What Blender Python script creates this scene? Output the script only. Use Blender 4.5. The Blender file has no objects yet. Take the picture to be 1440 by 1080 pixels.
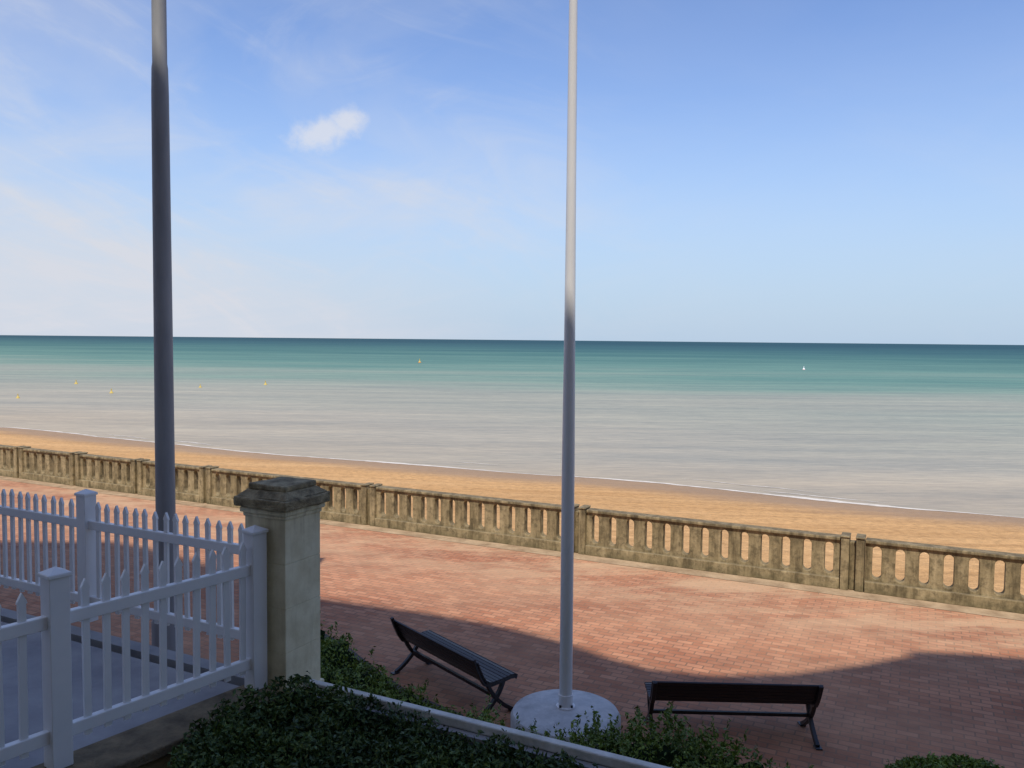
import bpy, math, random
import numpy as np
from mathutils import Vector, Matrix, noise, Quaternion
random.seed(4); rng=np.random.default_rng(7)
sc=bpy.context.scene
R=math.radians

# ------------------------------------------------------------ materials
def M(name, rough=0.8, spec=0.3):
    m=bpy.data.materials.new(name); m.use_nodes=True
    nt=m.node_tree; b=nt.nodes['Principled BSDF']
    b.inputs['Roughness'].default_value=rough
    b.inputs['Specular IOR Level'].default_value=spec
    return m,nt,b
def N(nt,t,**kw):
    n=nt.nodes.new(t)
    for k,v in kw.items(): setattr(n,k,v)
    return n
def L(nt,a,b): nt.links.new(a,b)
def coords(nt, scale=(1,1,1), rot=(0,0,0), kind='geo'):
    if kind=='geo':
        g=N(nt,'ShaderNodeNewGeometry').outputs['Position']
    else:
        g=N(nt,'ShaderNodeTexCoord').outputs['Object']
    mp=N(nt,'ShaderNodeMapping'); mp.inputs['Scale'].default_value=scale; mp.inputs['Rotation'].default_value=rot
    L(nt,g,mp.inputs['Vector']); return mp.outputs[0]
def noi(nt,vec,scale,detail=4,rough=.6,dist=0):
    n=N(nt,'ShaderNodeTexNoise'); n.inputs['Scale'].default_value=scale; n.inputs['Detail'].default_value=detail
    n.inputs['Roughness'].default_value=rough; n.inputs['Distortion'].default_value=dist
    L(nt,vec,n.inputs['Vector']); return n.outputs['Fac']
def ramp(nt,fac,stops):
    r=N(nt,'ShaderNodeValToRGB'); e=r.color_ramp.elements
    while len(e)<len(stops): e.new(.5)
    for i,(p,c) in enumerate(stops):
        e[i].position=p; e[i].color=(*c,1) if len(c)==3 else c
    L(nt,fac,r.inputs[0]); return r.outputs[0]
def mix(nt,fac,a,b,mode='MIX'):
    n=N(nt,'ShaderNodeMix'); n.data_type='RGBA'; n.blend_type=mode
    for s,v in ((n.inputs[0],fac),(n.inputs[6],a),(n.inputs[7],b)):
        if isinstance(v,(int,float)): s.default_value=v
        elif isinstance(v,tuple): s.default_value=(*v,1)
        else: L(nt,v,s)
    return n.outputs[2]
def math_(nt,op,a,b=0.0,clamp=False):
    n=N(nt,'ShaderNodeMath',operation=op); n.use_clamp=clamp
    for s,v in ((n.inputs[0],a),(n.inputs[1],b)):
        if isinstance(v,(int,float)): s.default_value=v
        else: L(nt,v,s)
    return n.outputs[0]
def mr(nt,v,a,b,c=0.0,d=1.0,smooth=True):
    n=N(nt,'ShaderNodeMapRange'); n.interpolation_type='SMOOTHSTEP' if smooth else 'LINEAR'
    n.inputs[1].default_value=a;n.inputs[2].default_value=b;n.inputs[3].default_value=c;n.inputs[4].default_value=d
    L(nt,v,n.inputs[0]); return n.outputs[0]
def bump(nt,b,h,strength=.3,dist=.02):
    n=N(nt,'ShaderNodeBump'); n.inputs['Strength'].default_value=strength; n.inputs['Distance'].default_value=dist
    L(nt,h,n.inputs['Height']); L(nt,n.outputs[0],b.inputs['Normal'])
def simple(name,c1,c2,scale=6,rough=.7,spec=.3,bs=.2,bd=.01,metal=0,stretch=(1,1,1)):
    m,nt,b=M(name,rough,spec); v=coords(nt,stretch)
    f=noi(nt,v,scale,6,.65)
    L(nt,ramp(nt,f,[(.3,c1),(.7,c2)]),b.inputs['Base Color']); b.inputs['Metallic'].default_value=metal
    bump(nt,b,noi(nt,v,scale*8,3),bs,bd); return m

ANG=math.atan2(-.5,1)      # sea-front direction
T=Vector((math.cos(ANG),math.sin(ANG),0)); S=Vector((-math.sin(ANG),math.cos(ANG),0)); O=Vector((0,16.92,0))
def P(t,s,z=0): return O+T*t+S*s+Vector((0,0,z))

def s_coord(nt):
    g=N(nt,'ShaderNodeNewGeometry').outputs['Position']
    d=N(nt,'ShaderNodeVectorMath',operation='DOT_PRODUCT'); L(nt,g,d.inputs[0]); d.inputs[1].default_value=tuple(S)
    return math_(nt,'SUBTRACT',d.outputs['Value'],O.dot(S))

# paving
def paving():
    m,nt,b=M('brick_paving',.85,.2)
    v=coords(nt,(1,1,1),(0,0,-ANG))
    br=N(nt,'ShaderNodeTexBrick'); br.inputs['Scale'].default_value=1
    br.inputs['Brick Width'].default_value=.22; br.inputs['Row Height'].default_value=.11
    br.inputs['Mortar Size'].default_value=.010; br.inputs['Mortar Smooth'].default_value=.3; br.inputs['Bias'].default_value=-.1
    br.inputs['Color1'].default_value=(.37,.15,.085,1); br.inputs['Color2'].default_value=(.54,.265,.16,1); br.inputs['Mortar'].default_value=(.23,.14,.095,1)
    L(nt,v,br.inputs['Vector'])
    big=noi(nt,coords(nt,(1,1,1)),.35,5,.6)
    c=mix(nt,ramp(nt,big,[(.35,(0,0,0)),(.7,(.55,)*3)]),br.outputs['Color'],(.52,.31,.19))
    med=noi(nt,coords(nt,(1,1,1)),2.3,6,.7)
    c=mix(nt,.75,c,ramp(nt,med,[(.3,(.70,.69,.70)),(.65,(1.06,1.04,1.0))]),'MULTIPLY')
    # long wear tracks along the walk
    tr=noi(nt,coords(nt,(.12,1.6,1),(0,0,-ANG)),1,4,.6)
    c=mix(nt,.6,c,ramp(nt,tr,[(.35,(.8,.8,.82)),(.65,(1.08,1.05,1.02))]),'MULTIPLY')
    # sand blown in towards the balustrade
    s=s_coord(nt); sd=math_(nt,'MULTIPLY',mr(nt,s,-4.5,-.4,0,.75),mr(nt,noi(nt,coords(nt,(.4,1.2,1),(0,0,-ANG)),1.1,6,.7),.38,.62))
    c=mix(nt,sd,c,(.54,.37,.23))
    L(nt,c,b.inputs['Base Color'])
    bump(nt,b,math_(nt,'ADD',math_(nt,'MULTIPLY',br.outputs['Fac'],-1.0),noi(nt,v,30,3)),.4,.006)
    return m
MP=paving()
def concrete_old():
    m,nt,b=M('weathered_concrete',.92,.15)
    v=coords(nt,(1,1,1)); st=coords(nt,(3.5,3.5,.6))
    f=noi(nt,st,1.6,7,.7); f2=noi(nt,v,9,6,.7)
    c=ramp(nt,f,[(.30,(.11,.088,.052)),(.46,(.29,.235,.135)),(.68,(.48,.39,.235))])
    c=mix(nt,ramp(nt,f2,[(.46,(0,0,0)),(.70,(.8,)*3)]),c,(.085,.072,.045))
    g=N(nt,'ShaderNodeNewGeometry'); sp=N(nt,'ShaderNodeSeparateXYZ'); L(nt,g.outputs['Normal'],sp.inputs[0])
    c=mix(nt,math_(nt,'MULTIPLY',mr(nt,sp.outputs[2],.4,.9),.6),c,(.17,.135,.09))
    # run-off stains below the rail and damp at the foot
    pz=N(nt,'ShaderNodeSeparateXYZ'); L(nt,v,pz.inputs[0])
    drip=math_(nt,'MULTIPLY',mr(nt,pz.outputs[2],.55,.9,0,.6),mr(nt,noi(nt,coords(nt,(9,9,.5)),1,4,.6),.42,.62))
    foot=math_(nt,'MULTIPLY',mr(nt,pz.outputs[2],.20,.0,0,.55),mr(nt,noi(nt,v,2.5,4,.6),.35,.6))
    c=mix(nt,drip,c,(.08,.065,.042)); c=mix(nt,foot,c,(.10,.09,.05))
    L(nt,c,b.inputs['Base Color']); bump(nt,b,f2,.6,.02); return m
MC=concrete_old()
M_path=simple('concrete_path',(.22,.22,.24),(.34,.34,.35),2,.85)
M_white=simple('white_pvc',(.70,.71,.73),(.80,.80,.81),2.2,.35,.5,.05,.002)
M_whitestone=simple('white_coping',(.42,.42,.38),(.72,.71,.68),5,.8,.3,.4,.01)
M_soil=simple('soil',(.03,.022,.015),(.07,.05,.03),8,.95,.1,.8,.03)
M_kerb=simple('kerb_stone',(.07,.06,.055),(.14,.12,.10),8,.9)
M_wallstone=simple('ochre_wall_render',(.27,.20,.10),(.40,.31,.17),3,.9,.2,.5,.01)
M_walltop=simple('stained_wall_top',(.10,.08,.055),(.27,.21,.13),6,.9,.2,.6,.02)
M_iron=simple('dark_painted_steel',(.012,.010,.014),(.022,.018,.022),10,.38,.5,.05,.002)
M_slat=simple('dark_stained_slats',(.013,.009,.012),(.028,.019,.023),10,.42,.45,.2,.002,0,(1,20,20))
M_lamp=simple('grey_galvanised_steel',(.23,.235,.25),(.31,.315,.33),3,.55,.3,.1,.003,.0,(2,2,.4))
M_flag=simple('white_painted_aluminium',(.68,.68,.70),(.78,.78,.79),2,.3,.5,.03,.002,0,(1,1,.3))
M_base=simple('painted_concrete_base',(.36,.37,.38),(.60,.60,.60),5,.8,.2,.4,.01)
M_yellow=simple('yellow_buoy_paint',(.50,.36,.08),(.6,.45,.12),3,.6)
M_red=simple('red_buoy_paint',(.55,.10,.06),(.6,.14,.08),3,.5)

def pillar_mat():
    m,nt,b=M('cream_painted_stone',.85,.2)
    v=coords(nt,(1,1,1)); f=noi(nt,v,5,6,.7); g=noi(nt,coords(nt,(5,5,.8)),2,5,.6)
    c=ramp(nt,f,[(.3,(.62,.55,.37)),(.65,(.80,.74,.54))])
    c=mix(nt,ramp(nt,g,[(.54,(0,0,0)),(.78,(.45,)*3)]),c,(.40,.34,.21))
    gz=N(nt,'ShaderNodeSeparateXYZ'); L(nt,coords(nt),gz.inputs[0])
    dr=math_(nt,'MULTIPLY',mr(nt,gz.outputs[2],2.6,3.1,0,.6),mr(nt,noi(nt,coords(nt,(18,18,.7)),1,4,.6),.42,.66))
    c=mix(nt,dr,c,(.28,.22,.13))
    L(nt,c,b.inputs['Base Color']); bump(nt,b,noi(nt,v,22,5),.35,.01); return m
M_pill=pillar_mat()
M_cap=simple('lichen_stone_cap',(.14,.115,.075),(.55,.46,.29),11,.95,.1,.8,.025)

def leaf(name,c1,c2,c3,sc_=14):
    m,nt,b=M(name,.55,.35); v=coords(nt)
    f=noi(nt,v,sc_*3,2); 
    c=ramp(nt,f,[(.35,c1),(.5,c2),(.68,c3)])
    c=mix(nt,.85,c,ramp(nt,noi(nt,v,2.2,4),[(.35,(.5,.55,.55)),(.65,(1.35,1.3,1.0))]),'MULTIPLY')
    L(nt,c,b.inputs['Base Color'])
    return m
M_hedge=leaf('hedge_leaves',(.022,.048,.016),(.052,.10,.028),(.15,.19,.05))
M_shrub=leaf('shrub_leaves',(.06,.10,.018),(.13,.20,.035),(.24,.31,.07))

def sand():
    m,nt,b=M('beach_sand',.95,.1)
    v=coords(nt); al=coords(nt,(.12,1,1),(0,0,-ANG))
    c=ramp(nt,noi(nt,al,.35,5,.6),[(.3,(.54,.315,.14)),(.7,(.70,.44,.215))])
    c=mix(nt,.8,c,ramp(nt,noi(nt,v,3,7,.8),[(.36,(.66,.64,.62)),(.58,(1.07,1.05,1.02))]),'MULTIPLY')
    # tide-line bands and scattered darker wrack
    bd=noi(nt,coords(nt,(.05,1.5,1),(0,0,-ANG)),1,5,.65)
    c=mix(nt,.7,c,ramp(nt,bd,[(.35,(.78,.75,.72)),(.6,(1.05,1.04,1.02))]),'MULTIPLY')
    g=N(nt,'ShaderNodeNewGeometry'); sp=N(nt,'ShaderNodeSeparateXYZ'); L(nt,g.outputs['Position'],sp.inputs[0])
    z=math_(nt,'ADD',sp.outputs[2],math_(nt,'MULTIPLY',math_(nt,'SUBTRACT',noi(nt,al,.8,4),.5),.14))
    wet=mr(nt,z,-2.70,-2.92)
    c=mix(nt,math_(nt,'MULTIPLY',wet,.8),c,(.31,.215,.14)); L(nt,c,b.inputs['Base Color'])
    L(nt,mr(nt,wet,0,1,.95,.55),b.inputs['Roughness'])
    bump(nt,b,noi(nt,v,2.2,6,.75),1.0,.16); return m
M_sand=sand()

def sea():
    m=bpy.data.materials.new('sea_water'); m.use_nodes=True; nt=m.node_tree; nt.nodes.clear()
    out=N(nt,'ShaderNodeOutputMaterial')
    s=s_coord(nt)
    al=coords(nt,(.25,1,1),(0,0,-ANG))
    n1=noi(nt,coords(nt,(.005,.018,1),(0,0,-ANG)),1,6,.62)
    ls=math_(nt,'LOGARITHM',math_(nt,'MAXIMUM',s,1.0),math.e)
    ls=math_(nt,'ADD',ls,math_(nt,'MULTIPLY',math_(nt,'SUBTRACT',n1,.5),2.0))
    f=mr(nt,ls,3,8,0,1,False)
    c=ramp(nt,f,[(.0,(.41,.34,.25)),(.12,(.36,.33,.265)),(.27,(.29,.305,.25)),(.36,(.205,.28,.225)),(.45,(.115,.225,.185)),(.58,(.06,.155,.14)),(.72,(.03,.10,.11)),(.9,(.012,.06,.08))])
    st=noi(nt,coords(nt,(.03,.22,1),(0,0,-ANG+.08)),1,7,.7)
    c=mix(nt,.9,c,ramp(nt,st,[(.30,(.72,.77,.82)),(.66,(1.14,1.12,1.08))]),'MULTIPLY')
    st2=noi(nt,coords(nt,(.5,2.2,1),(0,0,-ANG+.05)),1,6,.75)
    c=mix(nt,.55,c,ramp(nt,st2,[(.36,(.70,.74,.78)),(.62,(1.15,1.13,1.10))]),'MULTIPLY')
    d=N(nt,'ShaderNodeBsdfDiffuse'); gl=N(nt,'ShaderNodeBsdfGlossy'); gl.inputs['Roughness'].default_value=.25
    L(nt,c,d.inputs['Color'])
    w=math_(nt,'ADD',noi(nt,al,1.1,5,.6),math_(nt,'MULTIPLY',noi(nt,coords(nt,(.08,.35,1),(0,0,-ANG)),1,3),1.4))
    bp=N(nt,'ShaderNodeBump'); bp.inputs['Strength'].default_value=.6; bp.inputs['Distance'].default_value=.22
    L(nt,w,bp.inputs['Height']); L(nt,bp.outputs[0],d.inputs['Normal']); L(nt,bp.outputs[0],gl.inputs['Normal'])
    mx=N(nt,'ShaderNodeMixShader'); mx.inputs[0].default_value=.12
    L(nt,d.outputs[0],mx.inputs[1]); L(nt,gl.outputs[0],mx.inputs[2]); L(nt,mx.outputs[0],out.inputs[0]); return m
M_sea=sea()
M_foam=simple('foam',(.42,.37,.30),(.76,.72,.66),1.5,.8)

# ------------------------------------------------------------ mesh builder
class MB:
    def __init__(s): s.v=[]; s.f=[]; s.m=[]; s.mats=[]
    def mi(s,mat):
        if mat not in s.mats: s.mats.append(mat)
        return s.mats.index(mat)
    def add(s,vs,fs,mat,mx=None):
        o=len(s.v)
        s.v+= [tuple(mx@Vector(p)) if mx is not None else tuple(p) for p in vs]
        s.f+=[tuple(i+o for i in f) for f in fs]; s.m+=[s.mi(mat)]*len(fs)
    def box(s,c,d,mat,mx=None):
        x,y,z=c; a,b,h=d[0]/2,d[1]/2,d[2]/2
        vs=[(x+i*a,y+j*b,z+k*h) for k in(-1,1) for j in(-1,1) for i in(-1,1)]
        s.add(vs,[(0,2,3,1),(4,5,7,6),(0,1,5,4),(2,6,7,3),(0,4,6,2),(1,3,7,5)],mat,mx)
    def lathe(s,prof,mat,c=(0,0,0),n=32,mx=None,cap=True):
        vs=[];fs=[]
        for r,z in prof:
            for i in range(n):
                a=2*math.pi*i/n; vs.append((c[0]+r*math.cos(a),c[1]+r*math.sin(a),c[2]+z))
        for k in range(len(prof)-1):
            for i in range(n):
                j=(i+1)%n; fs.append((k*n+i,k*n+j,(k+1)*n+j,(k+1)*n+i))
        if cap:
            fs.append(tuple(range((len(prof)-1)*n,len(prof)*n))); fs.append(tuple(reversed(range(n))))
        s.add(vs,fs,mat,mx)
    def prism(s,pts,depth,mat,mx=None):   # pts in xz, extruded along y centred
        n=len(pts); vs=[(p[0],-depth/2,p[1]) for p in pts]+[(p[0],depth/2,p[1]) for p in pts]
        fs=[tuple(range(n)),tuple(reversed(range(n,2*n)))]+[(i,i+n,(i+1)%n+n,(i+1)%n) for i in range(n)]
        s.add(vs,fs,mat,mx)
    def slabpoly(s,pts,z0,z1,mat):  # pts xy ccw
        n=len(pts); vs=[(p[0],p[1],z0) for p in pts]+[(p[0],p[1],z1) for p in pts]
        fs=[tuple(reversed(range(n))),tuple(range(n,2*n))]+[(i,(i+1)%n,(i+1)%n+n,i+n) for i in range(n)]
        s.add(vs,fs,mat)
    def obj(s,name,parent=None,bevel=0,smooth=False,mw=None):
        me=bpy.data.meshes.new(name); me.from_pydata(s.v,[],s.f); me.update()
        for m in s.mats: me.materials.append(m)
        me.polygons.foreach_set('material_index',s.m)
        import bmesh
        bm=bmesh.new(); bm.from_mesh(me); bmesh.ops.recalc_face_normals(bm,faces=bm.faces); bm.to_mesh(me); bm.free()
        if smooth: 
            me.polygons.foreach_set('use_smooth',[True]*len(me.polygons))
        o=bpy.data.objects.new(name,me); sc.collection.objects.link(o)
        if parent: o.parent=parent
        if mw is not None: o.matrix_world=mw
        if bevel:
            b=o.modifiers.new('bevel','BEVEL'); b.width=bevel; b.segments=2; b.limit_method='ANGLE'; b.angle_limit=R(40)
        if smooth:
            e=o.modifiers.new('es','EDGE_SPLIT'); e.split_angle=R(35)
        return o
def empty(name,loc=(0,0,0),rz=0):
    o=bpy.data.objects.new(name,None); sc.collection.objects.link(o); o.location=loc; o.rotation_euler=(0,0,rz); return o
def frame(p,ang): return Matrix.Translation(Vector(p))@Matrix.Rotation(ang,4,'Z')

# ------------------------------------------------------------ ground / beach / sea
b=MB(); q=[P(-500,-500),P(500,-500),P(500,.1),P(-500,.1)]
b.add(q,[(0,1,2,3)],MP); b.obj('promenade_pavement')
b=MB(); b.add([P(-500,-.52,.006),P(500,-.52,.006),P(500,-.1,.006),P(-500,-.1,.006)],[(0,1,2,3)],simple('gutter_strip',(.22,.15,.09),(.50,.37,.24),2.5,.9)); b.obj('pavement_edge_strip')

def bz(t,s):
    z=-1.55-.0604*s
    z+=.10*noise.noise(Vector((t*.035,s*.06,0)))+.045*noise.noise(Vector((t*.3,s*.35,3)))*(1 if s<20 else .25)
    z+=.05*noise.noise(Vector((t*.09,0,9)))
    return z
ts=np.concatenate([np.arange(-400,-80,6),np.arange(-80,50,.7),np.arange(50,400,6)]); ss=np.concatenate([np.arange(-.5,20,.6),np.arange(20,28,.3),np.arange(28,90,4)])
vs=[P(t,s,bz(t,s)) for t in ts for s in ss]; n=len(ss)
b=MB(); b.add(vs,[(i*n+j,(i+1)*n+j,(i+1)*n+j+1,i*n+j+1) for i in range(len(ts)-1) for j in range(n-1)],M_sand)
o=b.obj('beach_sand'); o.data.polygons.foreach_set('use_smooth',[True]*len(o.data.polygons))
b=MB(); b.add([P(-25000,14,-3),P(25000,14,-3),P(25000,40000,-3),P(-25000,40000,-3)],[(0,1,2,3)],M_sea); b.obj('sea')
def shore(t):
    s=16
    while bz(t,s)>-3 and s<36: s+=.05
    return s
vs=[];fs=[]
tt=np.arange(-120,60,.4)
for t in tt:
    s0=shore(t); w=max(.01,.14+.42*noise.noise(Vector((t*.13,1,0)))+.15*noise.noise(Vector((t*.9,4,0))))
    vs+=[P(t,s0-.10-.06*noise.noise(Vector((t*1.1,7,0))),-2.985),P(t,s0+w,-2.985)]
for i in range(len(tt)-1): fs.append((2*i,2*i+2,2*i+3,2*i+1))
b=MB(); b.add(vs,fs,M_foam)
for k in range(14):
    t0=random.uniform(-60,30); ln=random.uniform(3,9); off=random.uniform(.7,2.2)
    a=np.arange(0,ln,.4); vv=[];ff=[]
    for u in a:
        s0=shore(t0+u); w=.06*math.sin(math.pi*u/ln)*(1+noise.noise(Vector((u*2,k,0))))+.005
        c=s0+off+.25*noise.noise(Vector((u*.5,k,2)))
        vv+=[P(t0+u,c-w,-2.985),P(t0+u,c+w,-2.985)]
    for i in range(len(a)-1): ff.append((2*i,2*i+2,2*i+3,2*i+1))
    b.add(vv,ff,M_foam)
b.obj('sea_foam')

# ------------------------------------------------------------ balustrade
def balustrade():
    b=MB(); root=None
    bay=5.09; cell=.36; mx=Matrix.Translation(O)@Matrix.Rotation(ANG,4,'Z')
    def panel(x0,w,zb,zt,th,sw,sb,st):
        r=sw/2; cx=x0+w/2; inner=[]; outer=[]; k=6
        for i in range(k+1):
            a=math.pi*i/k; inner.append((cx+r*math.cos(a),st-r+r*math.sin(a)))
            outer.append((cx+w/2-w*i/k,zt))
        for i in range(k+1):
            a=math.pi+math.pi*i/k; inner.append((cx+r*math.cos(a),sb+r+r*math.sin(a)))
            outer.append((cx-w/2+w*i/k,zb))
        m=len(inner); vs=[]
        for y in(-th/2,th/2):
            vs+=[(p[0],y,p[1]) for p in outer]+[(p[0],y,p[1]) for p in inner]
        fs=[]
        for i in range(m):
            j=(i+1)%m
            fs.append((i,j,m+j,m+i)); fs.append((2*m+i,3*m+i,3*m+j,2*m+j))
            fs.append((m+i,m+j,3*m+j,3*m+i))
        b.add(vs,fs,MC,mx)
    posts=[1.53+5.09*k for k in range(-22,14)]
    extra=[p+bay/2 for p in posts if p<-9]
    allp=sorted(posts+extra)
    for a,c in zip(allp[:-1],allp[1:]):
        x0=a+.20; x1=c-.20; n=round((x1-x0)/cell); w=(x1-x0)/n
        for i in range(n): panel(x0+i*w,w,.20,.845,.17,w*.41,.245+random.uniform(-.006,.006),.800+random.uniform(-.006,.006))
        b.box(((a+c)/2,0,.10),(c-a-.4,.30,.20),MC,mx)
        b.box(((a+c)/2,0,.875),(c-a-.4,.24,.06),MC,mx)
    for p in allp:
        dz=random.uniform(-.008,.01)
        for o_ in(-.12,.12):
            b.box((p+o_,0,.455),(.135,.30,.91),MC,mx)
            b.box((p+o_,0,.92+dz),(.15,.33,.035),MC,mx)
        b.box((p,0,.42),(.10,.16,.84),MC,mx)
    o=b.obj('seafront_balustrade',bevel=.014)
    b=MB(); b.box((0,.30,-1.2),(1000,.3,2.395),MC,mx); b.obj('sea_wall')
balustrade()

# ------------------------------------------------------------ garden terrace, walls
F2a=Vector((-2.18,6.55,0)); F2d=Vector((1,-.5,0)).normalized()   # promenade-side boundary line
F1a=Vector((-1.88,6.0,0)); F1b=Vector((-2.91,4.6,0)); F1d=(F1b-F1a).normalized()
nrm=Vector((-.447,-.894,0))
def wl(k,off=0): 
    p=F2a+F2d*k+nrm*off; return (p.x,p.y)
b=MB()
b.slabpoly([wl(-20,.20),wl(14,.20),wl(14,.06),wl(-20,.06)],0,1.58,M_path)
b.obj('garden_retaining_wall')
b=MB()
b.slabpoly([wl(.75,.145),wl(14,.145),wl(14,.08),wl(.75,.08)],1.583,1.65,M_whitestone)
b.obj('wall_coping',bevel=.01)
b=MB()
p=[F1a+F1d*0, F1a+F1d*9]
b.slabpoly([wl(-20,.20),(-20,-1.4),(p[1].x,p[1].y),(p[0].x,p[0].y)],0,1.60,M_path)
b.obj('terrace_path')
b=MB(); b.slabpoly([(-7.1,-1.2),(9,-1.2),wl(12.5,.21),wl(.35,.21)],0,1.25,M_soil); b.obj('garden_soil')
# fence base wall
b=MB()
side=Vector((-F1d.y,F1d.x,0)); 
if side.x<0: side=-side   # towards the right (our garden)
mid=F1a+F1d*3.9; angF=math.atan2(F1d.y,F1d.x)
mxF=frame((mid.x,mid.y,0),angF)
sgn=1 if (mxF.to_3x3()@Vector((0,1,0))).dot(side)>0 else -1
b.box((0,sgn*.08,.78),(7.8,.34,1.56),M_wallstone,mxF)
b.box((0,sgn*.08,1.60),(7.86,.40,.075),M_walltop,mxF)
b.obj('fence_base_wall',bevel=.012)

# ------------------------------------------------------------ picket fences
def fence(name,start,d,length,z0,postpos,first=0.1):
    root=empty(name,(start.x,start.y,z0),math.atan2(d.y,d.x))
    b=MB(); 
    b.box((length/2,0,.90),(length,.052,.080),M_white); b.box((length/2,0,.20),(length,.052,.080),M_white)
    b.obj('rails',root,bevel=.006)
    b=MB(); x=first
    while x<length-.03:
        if all(abs(x-q_)>.085 for q_ in postpos):
            w=.0215; mxp=Matrix.Translation((x,0,random.gauss(0,.003)))@Matrix.Rotation(random.gauss(0,.006),4,'Y')
            b.prism([(-w,.13),(w,.13),(w,1.045),(w+.006,1.05),(w+.004,1.065),(0,1.115),(-w-.004,1.065),(-w-.006,1.05),(-w,1.045)],.022,M_white,mxp)
        x+=.125
    b.obj('pickets',root)
    b=MB()
    for q_ in postpos:
        b.box((q_,0,.585),(.120,.120,1.17),M_white)
        b.box((q_,0,1.178),(.140,.140,.022),M_white)
        h=.070; b.add([(q_-h,-h,1.1895),(q_+h,-h,1.1895),(q_+h,h,1.1895),(q_-h,h,1.1895),(q_,0,1.225)],[(0,1,2,3),(0,1,4),(1,2,4),(2,3,4),(3,0,4)],M_white)
    b.obj('posts',root,bevel=.004)
    return root
fence('picket_fence',F1a,F1d,7.4,1.64,[.02,1.44,2.9,4.35,5.8,7.2],.135)
st=F2a+F2d*.22
fence('picket_fence',st,-F2d,14.7,1.63,[2.12,4.24,6.36,8.48,10.6,12.7,14.6],.09)

# ------------------------------------------------------------ stone pillar
root=empty('stone_gate_pillar',(-1.755,6.24,0),ANG)
b=MB()
b.box((0,0,.78),(.44,.44,1.56),M_pill); b.obj('plinth',root,bevel=.01)
b=MB(); zc=1.56
for i in range(4):
    h=.335; b.box((0,0,zc+h/2),(.395,.395,h-.001),M_pill); zc+=h
b.obj('shaft',root,bevel=.004)
b=MB()
b.box((0,0,zc+.015),(.42,.42,.036),M_pill); b.box((0,0,zc+.05),(.455,.455,.042),M_pill)
b.obj('moulding',root,bevel=.012)
b=MB(); 
b.box((0,0,zc+.112),(.515,.515,.078),M_cap)
z1=zc+.1515; h=.245; k=.185
b.add([(-h,-h,z1),(h,-h,z1),(h,h,z1),(-h,h,z1),(-k,-k,z1+.05),(k,-k,z1+.05),(k,k,z1+.05),(-k,k,z1+.05)],[(0,3,2,1),(4,5,6,7),(0,1,5,4),(1,2,6,5),(2,3,7,6),(3,0,4,7)],M_cap)
b.box((0,0,z1+.073),(.36,.36,.044),M_cap)
o=b.obj('cap',root,bevel=.012)
sd_=o.modifiers.new('sub','SUBSURF'); sd_.subdivision_type='SIMPLE'; sd_.levels=3; sd_.render_levels=3
tx=bpy.data.textures.new('stone_wear','CLOUDS'); tx.noise_scale=.09
dm=o.modifiers.new('wear','DISPLACE'); dm.texture=tx; dm.strength=.022; dm.mid_level=.5

# ------------------------------------------------------------ poles
root=empty('lamp_post',(-4.05,9.5,0))
b=MB(); b.lathe([(.17,0),(.17,.9),(.15,.95),(.112,1.0),(.107,3),(.094,7.0),(.088,7.30),(.080,7.36),(.078,9.0)],M_lamp,n=32); b.obj('pole',root,smooth=True)
b=MB(); b.lathe([(.20,0),(.20,.04),(.17,.05)],M_lamp,n=32)
b.lathe([(.04,0),(.035,.3)],M_lamp,c=(0,0,9.0),n=16)
b.obj('collar',root)
b=MB()
b.add([(-.10,-.1,9.25),(.10,-.1,9.25),(.10,.75,9.40),(-.10,.75,9.40),(-.07,-.1,9.35),(.07,-.1,9.35),(.07,.75,9.46),(-.07,.75,9.46)],[(0,3,2,1),(4,5,6,7),(0,1,5,4),(1,2,6,5),(2,3,7,6),(3,0,4,7)],M_lamp)
b.obj('lantern',root,bevel=.02)

root=empty('flagpole',(.62,8.72,0)); root.rotation_euler=(0,R(-.15),0)
b=MB(); b.lathe([(.60,0),(.60,.16),(.575,.205),(.50,.235),(.12,.26)],M_base,n=64); b.obj('round_base',root,smooth=True)
b=MB(); b.lathe([(.105,.255),(.105,.275),(.078,.28),(.078,.40),(.070,.41),(.069,3),(.058,4.5),(.053,5.4),(.044,7.8),(.036,11.0),(.0,11.02)],M_flag,n=32,cap=False)
b.lathe([(.0,11.0),(.05,11.03),(.07,11.08),(.05,11.13),(.0,11.16)],M_flag,n=20,cap=False); b.obj('pole',root,smooth=True)
b=MB()
for a in range(4):
    an=math.pi/4+a*math.pi/2; b.lathe([(.012,.27),(.012,.30)],M_iron,c=(.09*math.cos(an),.09*math.sin(an),0),n=8)
b.obj('anchor_bolts',root)

# ------------------------------------------------------------ benches
def strip(b,path,th,w,x,mat):
    pts=[Vector(p) for p in path]; n=len(pts); vs=[]
    for i,p in enumerate(pts):
        d=(pts[min(i+1,n-1)]-pts[max(i-1,0)]).normalized(); q=Vector((-d.y,d.x))*th/2
        for sx in(-w/2,w/2):
            vs.append((x+sx,p.x+q.x,p.y+q.y)); vs.append((x+sx,p.x-q.x,p.y-q.y))
    fs=[]
    for i in range(n-1):
        a=4*i;c=a+4
        fs+=[(a,a+1,c+1,c),(a+2,c+2,c+3,a+3),(a,c,c+2,a+2),(a+1,a+3,c+3,c+1)]
    fs+=[(0,2,3,1),(4*n-4,4*n-3,4*n-1,4*n-2)]
    b.add(vs,fs,mat)
def bez(p0,p1,p2,n=8):
    return [tuple((1-t)**2*np.array(p0)+2*t*(1-t)*np.array(p1)+t*t*np.array(p2)) for t in np.linspace(0,1,n)]
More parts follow.
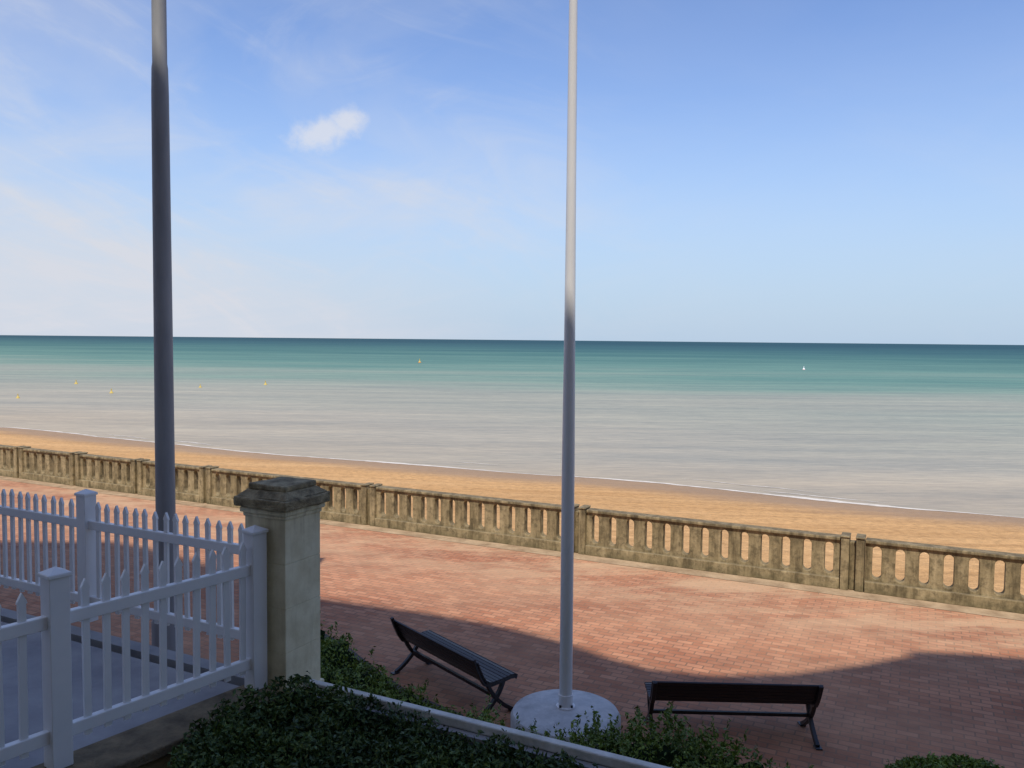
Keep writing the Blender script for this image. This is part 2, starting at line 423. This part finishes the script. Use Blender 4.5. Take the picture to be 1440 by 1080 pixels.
def bench(loc,rz,W=1.76,top=.72):
    root=empty('park_bench',loc,rz)
    kz=(top-.43)/.31
    prof=[(.29,.405),(.26,.425),(.20,.43),(.06,.415),(-.08,.41),(-.15,.43),(-.20,.43+.07*kz),(-.255,.43+.19*kz),(-.305,top)]
    def samp(path,step,w):
        out=[]
        P_=[Vector(p) for p in path]; seg=[(P_[i+1]-P_[i]).length for i in range(len(P_)-1)]; tot=sum(seg); u=w/2
        while u<tot-w/2+.001:
            a=u;i=0
            while i<len(seg)-1 and a>seg[i]: a-=seg[i]; i+=1
            d=(P_[i+1]-P_[i]).normalized(); out.append((P_[i]+d*a,d)); u+=step
        return out
    sl=samp(prof,.0535,.047); ns=MB(); nb=MB()
    for p,d in sl:
        tgt=nb if p.y>.47 else ns
        mx=Matrix.Translation((0,p.x,p.y))@Matrix.Rotation(math.atan2(d.y,d.x),4,'X')
        tgt.box((0,0,0),(W,.049,.022),M_slat,mx)
    ns.obj('seat',root,bevel=.004); nb.obj('backrest',root,bevel=.004)
    for i,x in enumerate((-W/2+.03,W/2-.03)):
        g=MB(); 
        strip(g,[(p[0],p[1]-.03) for p in prof[:5]]+[(-.17,.405),(-.225,.42+.07*kz),(-.28,.42+.19*kz),(-.328,top-.005)],.035,.045,x,M_iron)
        strip(g,bez((.10,.39),(.02,.16),(-.27,.012),9),.045,.045,x,M_iron)
        strip(g,bez((-.12,.38),(-.02,.16),(.25,.012),9),.045,.045,x+.002,M_iron)
        for yy in(-.28,.25): g.box((x,yy,.008),(.07,.10,.016),M_iron)
        g.obj('leg_%d'%(i+1),root,bevel=.005)
    g=MB(); g.box((0,-.02,.235),(W-.11,.035,.035),M_iron); g.obj('stretcher',root)
    return root
bench((-.69,9.70,0),R(-50.6),1.78,.735)
bench((2.40,8.68,0),R(-2),1.78,.69)

# ------------------------------------------------------------ foliage
def leaves(name,pts,size,mat,core=None,parent=None,up=.3):
    n=len(pts); pts=np.asarray(pts)
    nr=rng.normal(size=(n,3)); nr[:,2]+=up; nr/=np.linalg.norm(nr,axis=1)[:,None]
    a=rng.normal(size=(n,3)); a-= (a*nr).sum(1)[:,None]*nr; a/=np.linalg.norm(a,axis=1)[:,None]
    c=np.cross(nr,a); s=size*rng.uniform(.6,1.35,n)[:,None]
    v=np.stack([pts-a*s, pts+c*s*.42+nr*s*.12, pts+a*s, pts-c*s*.42+nr*s*.12],1).reshape(-1,3)
    f=np.arange(n*4).reshape(-1,4); f=np.concatenate([f[:,[0,1,2]],f[:,[0,2,3]]])
    b=MB(); b.v=[tuple(x) for x in v]; b.f=[tuple(x) for x in f.tolist()]; b.m=[0]*len(b.f); b.mats=[mat]
    if core: b.add(core[0],core[1],core[2])
    me=bpy.data.meshes.new(name); me.from_pydata(b.v,[],b.f)
    for m in b.mats: me.materials.append(m)
    me.polygons.foreach_set('material_index',b.m)
    o=bpy.data.objects.new(name,me); sc.collection.objects.link(o); return o
def in_poly(x,y,poly):
    c=False;n=len(poly)
    for i in range(n):
        x1,y1=poly[i];x2,y2=poly[(i+1)%n]
        if (y1>y)!=(y2>y) and x<(x2-x1)*(y-y1)/(y2-y1)+x1: c=not c
    return c
def mass(name,poly,zbase,hf,count,size,mat,shademat,thick=.14,step=.08,sprig=0,sprigh=.2,extra=None):
    xs=[p[0] for p in poly]; ys=[p[1] for p in poly]
    pts=[]
    while len(pts)<count:
        x=random.uniform(min(xs),max(xs)); y=random.uniform(min(ys),max(ys))
        if in_poly(x,y,poly):
            h=hf(x,y); pts.append((x,y,zbase+max(.02,h-abs(random.gauss(0,thick))+.02)))
    places=[]
    while len(places)<sprig:
        x=random.uniform(min(xs),max(xs)); y=random.uniform(min(ys),max(ys))
        if in_poly(x,y,poly): places.append((x,y,sprigh))
    if extra:
        x0,x1,y0,y1,cnt,hh_=extra
        k=0
        while k<cnt:
            x=random.uniform(x0,x1); y=random.uniform(y0,y1)
            if in_poly(x,y,poly): places.append((x,y,hh_)); k+=1
    for x,y,H_ in places:
        h=hf(x,y); dx,dy=random.gauss(0,.25),random.gauss(0,.25); Lh=random.uniform(.3,1)*H_
        for k in range(int(Lh/.014)+2):
            u=k*.014; sp_=.022*(1-.6*u/max(Lh,.01))
            pts.append((x+dx*u+random.gauss(0,sp_),y+dy*u+random.gauss(0,sp_),zbase+h+u-.03))
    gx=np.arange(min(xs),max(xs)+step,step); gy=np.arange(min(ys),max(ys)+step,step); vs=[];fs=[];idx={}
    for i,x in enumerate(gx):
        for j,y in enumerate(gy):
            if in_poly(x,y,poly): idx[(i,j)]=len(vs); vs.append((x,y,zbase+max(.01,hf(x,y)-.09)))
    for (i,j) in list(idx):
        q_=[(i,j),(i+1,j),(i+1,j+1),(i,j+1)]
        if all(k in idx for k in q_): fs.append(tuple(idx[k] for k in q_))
    return leaves(name,pts,size,mat,(vs,fs,shademat))
M_gapshade=simple('foliage_gap_shade',(.006,.012,.005),(.015,.028,.01),10,.95,.05)  # near-black sheet under the leaves: shade in the gaps painted as colour

hp=[(-2.02,4.2),(1.8,3.6),wl(4.2,.20),wl(3,.20),wl(2,.20),wl(1.15,.22),(-1.55,5.88),(-1.90,5.60),(-2.06,5.25)]
def hh(x,y):
    e=.35+.12*noise.noise(Vector((x*2.2,y*2.2,0)))+.07*noise.noise(Vector((x*7,y*7,1)))
    e+=.12*max(0,min(1,(-1.0-x)/.8))
    return e
mass('garden_hedge',hp,1.25,hh,32000,.025,M_hedge,M_gapshade,.09,.08,200,.12)
edge=[(-3.6,11.3),(-3.2,11.65),(-2.95,11.5),(-2.3,10.75),(-1.75,9.95),(-1.25,9.3),(-.6,8.75),(-.1,8.2),(.4,8.05),(1.2,8.05),(2.0,7.85),(2.8,7.2),(4.0,6.3),(6,5.2)]
bp_=edge+[wl(9.4,.0),wl(4,.0),wl(.6,.0)]
def hb(x,y):
    e=min(( (Vector((x,y))-Vector(edge[i])).length for i in range(len(edge))),default=1)
    base=.18+.34*min(1,e/.8)
    if x>-.3: base+=.10
    return base*(.8+.8*noise.noise(Vector((x*1.3,y*1.3,5))))+.12*noise.noise(Vector((x*4,y*4,5)))
mass('flowerbed_shrub',bp_,0,hb,46000,.028,M_shrub,M_gapshade,.10,.12,480,.30,(.1,2.0,7.2,7.95,110,.36))
def dense(pts,k=4):
    out=[]
    for i in range(len(pts)-1):
        a=Vector(pts[i]);c=Vector(pts[i+1])
        for j in range(k): out.append(a.lerp(c,j/k))
    out.append(Vector(pts[-1])); return out
b=MB(); e=dense(edge[1:7],3)
for i in range(len(e)-1):
    a=e[i];c=e[i+1]; d=(c-a); m_=(a+c)/2; b.box((0,.10,.03),(d.length+.01,.09,.14),M_kerb,frame((m_.x,m_.y,0),math.atan2(d.y,d.x)))
b.obj('flowerbed_kerb',bevel=.01)
def ell(cx,cy,r,n=14): return [(cx+r*math.cos(i*2*math.pi/n),cy+r*.8*math.sin(i*2*math.pi/n)) for i in range(n)]
def hr(x,y): 
    d=math.hypot(x-4.2,(y-7.4)/.8); return max(.03,.27*math.sqrt(max(0,1-(d/.75)**2)))*(1+.5*noise.noise(Vector((x*4,y*4,2))))
mass('rounded_shrub',ell(4.2,7.4,.74),0,hr,5000,.025,M_shrub,M_gapshade,.05,.06,40,.1)

# ------------------------------------------------------------ buoys
def buoy(loc,h,mat,band=None):
    b=MB(); r=h*.42
    b.lathe([(.0,-.25*h),(r*.7,-.18*h),(r,0),(r*.95,.12*h),(r*.55,.3*h),(r*.3,.5*h),(r*.22,.75*h),(r*.25,.78*h),(r*.2,1.0*h),(0,1.02*h)],mat,n=16,cap=False)
    if band: b.lathe([(r*1.02,-.02*h),(r*1.02,.1*h)],band,n=16,cap=False)
    o=b.obj('channel_buoy',smooth=True); o.location=(loc[0],loc[1],-3); return o
for x,y,h in [(-37.8,125.2,.62),(-44.6,116.8,.5),(-50.8,103.5,.58),(-65.4,122.5,.62),(-56.8,93.8,.5)]: buoy((x,y),h,M_yellow)
buoy((-28.3,250),1.2,M_yellow,M_red); buoy((78.3,219.5),.95,M_white,M_red)

# ------------------------------------------------------------ building behind the viewpoint (casts the shade)
DX,DY=.04,.57
ed=[(-40,16.4),(-16,16.5),(-8.2,16.7),(-7.2,16.2),(-5,14.6),(-3.1,13.15),(-1.3,12.5),(-.2,12.0),(.8,11.3),(1.3,10.8),(1.8,10.42),(2.6,10.22),(3.6,10.3),(4.6,10.6),(5.45,10.95),(5.5,11.12),(6.3,11.05),(7,10.9),(14,10.8),(30,10.8)]
fy=-1.5
prof=[(x-DX*(y-fy)/DY,(y-fy)/DY) for x,y in ed]
root=empty('seaside_hotel_building')
b=MB(); pts=[(prof[0][0],0)]+prof+[(prof[-1][0],0)]
pts=pts[::-1]; n=len(pts)
vs=[(x,fy,z) for x,z in pts]+[(x,fy-12,z) for x,z in pts]
b.add(vs,[tuple(range(n)),tuple(reversed(range(n,2*n)))]+[(i,i+n,(i+1)%n+n,(i+1)%n) for i in range(n)],simple('cream_facade_render',(.42,.37,.28),(.5,.45,.35),1,.85))
b.obj('walls',root)
Mg=simple('window_glass',(.03,.04,.05),(.05,.06,.07),1,.1,.6,.0)
b=MB(); g=MB()
for fl in range(5):
    for i in range(-11,9):
        x=i*3.0+1.5; z=2.6+fl*3.1
        for dx_ in(-.55,.55): b.box((x+dx_,fy+.03,z+1),(.08,.10,1.9),M_white)
        for dz_ in(.0,2.0): b.box((x,fy+.03,z+dz_),(1.3,.12,.1),M_white)
        b.box((x,fy+.03,z+1),(.06,.07,1.9),M_white); g.box((x,fy+.005,z+1),(1.02,.03,1.9),Mg)
b.obj('window_frames',root); g.obj('windows',root)

# ------------------------------------------------------------ sun, world, camera
d=Vector((DX,DY,-1)).normalized()
sl=bpy.data.lights.new('sun','SUN'); sl.energy=4.2; sl.angle=R(.53); sl.color=(1,.92,.79)
so=bpy.data.objects.new('sun',sl); sc.collection.objects.link(so); so.rotation_euler=d.to_track_quat('-Z','Y').to_euler(); so.location=(0,-5,40)

w=bpy.data.worlds.new('World'); sc.world=w; w.use_nodes=True; nt=w.node_tree; nt.nodes.clear()
out=N(nt,'ShaderNodeOutputWorld'); bg=N(nt,'ShaderNodeBackground'); bg.inputs[1].default_value=.115
sky=N(nt,'ShaderNodeTexSky'); sky.sky_type='NISHITA'; sky.sun_disc=False
sky.sun_elevation=math.asin(-d.z); sky.sun_rotation=R(184); sky.air_density=1.0; sky.dust_density=.5; sky.ozone_density=1.5
tc=N(nt,'ShaderNodeTexCoord').outputs['Generated']
sp=N(nt,'ShaderNodeSeparateXYZ'); L(nt,tc,sp.inputs[0])
zc=math_(nt,'ADD',math_(nt,'MAXIMUM',sp.outputs[2],0),.14)
cb=N(nt,'ShaderNodeCombineXYZ'); L(nt,math_(nt,'DIVIDE',sp.outputs[0],zc),cb.inputs[0]); L(nt,math_(nt,'DIVIDE',sp.outputs[1],zc),cb.inputs[1])
def cmap(src,rot,scl,loc):
    r_=N(nt,'ShaderNodeMapping'); r_.inputs['Rotation'].default_value=rot; L(nt,src,r_.inputs[0])
    mp=N(nt,'ShaderNodeMapping'); mp.inputs['Scale'].default_value=scl; mp.inputs['Location'].default_value=loc; L(nt,r_.outputs[0],mp.inputs[0]); return mp.outputs[0]
c1=noi(nt,cmap(cb.outputs[0],(0,0,R(35)),(.5,1.3,1),(3.1,1.7,0)),1.0,9,.58,.7)
c2=noi(nt,cmap(tc,(0,0,0),(1.6,1,4.5),(.4,5.3,.3)),1.6,5,.5,.5)
c3=noi(nt,cmap(tc,(0,R(-24),0),(2.0,1.2,7.5),(2.4,2.3,1.1)),1.5,9,.62,.9)
c4=noi(nt,cmap(tc,(0,R(22),0),(1.8,1.0,6.0),(6.4,1.3,4.1)),1.5,9,.62,.8)
left=mr(nt,sp.outputs[0],.35,-.38,.13,1.0)
low=mr(nt,sp.outputs[2],.50,.05,.45,1.0)
wis=math_(nt,'ADD',math_(nt,'ADD',math_(nt,'MULTIPLY',mr(nt,c1,.44,.70),.25),math_(nt,'MULTIPLY',mr(nt,c2,.36,.62),.42)),math_(nt,'ADD',math_(nt,'MULTIPLY',mr(nt,c3,.46,.72),.62),math_(nt,'MULTIPLY',mr(nt,c4,.48,.74),.5)))
lowbank=math_(nt,'MULTIPLY',mr(nt,sp.outputs[2],.17,.06,0,.45),mr(nt,sp.outputs[0],.1,-.35,0,1))
fac=math_(nt,'MULTIPLY',math_(nt,'ADD',math_(nt,'MULTIPLY',math_(nt,'MULTIPLY',wis,left),low),lowbank),.82,True)
tint=mix(nt,1.0,sky.outputs[0],(1.22,1.30,1.58),'MULTIPLY')
haze=mr(nt,sp.outputs[2],.36,-.02,0,.92)
col=mix(nt,haze,tint,(3.95,5.2,6.75))
col=mix(nt,fac,col,(5.9,6.15,6.8))
# small puff of cloud
D=Vector((-.226,1.015,.256)).normalized()
pn=noi(nt,tc,30,7,.65)
def blob(D,zs,r0,r1,ang=0,amp=.06):
    sb=N(nt,'ShaderNodeVectorMath',operation='SUBTRACT'); L(nt,tc,sb.inputs[0]); sb.inputs[1].default_value=tuple(D)
    rt=N(nt,'ShaderNodeVectorRotate'); rt.rotation_type='Y_AXIS'; rt.inputs['Angle'].default_value=R(ang); L(nt,sb.outputs[0],rt.inputs['Vector'])
    ml=N(nt,'ShaderNodeVectorMath',operation='MULTIPLY'); L(nt,rt.outputs[0],ml.inputs[0]); ml.inputs[1].default_value=(1,1,zs)
    ln=N(nt,'ShaderNodeVectorMath',operation='LENGTH'); L(nt,ml.outputs[0],ln.inputs[0])
    dd=math_(nt,'ADD',ln.outputs['Value'],math_(nt,'MULTIPLY',math_(nt,'SUBTRACT',pn,.5),amp))
    return mr(nt,dd,r0,r1,0,1)
p1=blob(D+Vector((-.006,0,-.004)),2.2,.052,.012,12,.075); p2=blob(D+Vector((.018,0,.008)),1.5,.030,.006,0,.05)
col=mix(nt,math_(nt,'MULTIPLY',math_(nt,'MAXIMUM',p1,p2),.72),col,(6.7,6.75,7.1))
L(nt,col,bg.inputs[0]); L(nt,bg.outputs[0],out.inputs[0])

cam=bpy.data.cameras.new('camera'); cam.lens=28.75; cam.sensor_width=36; cam.clip_end=60000; cam.clip_start=.05
co=bpy.data.objects.new('camera',cam); sc.collection.objects.link(co)
co.matrix_world=Matrix.Translation((0,0,4.25))@Matrix.Rotation(R(90-3.09),4,'X')@Matrix.Rotation(R(.56),4,'Z')
sc.camera=co
sc.view_settings.view_transform='Standard'; sc.view_settings.look='None'; sc.view_settings.exposure=0
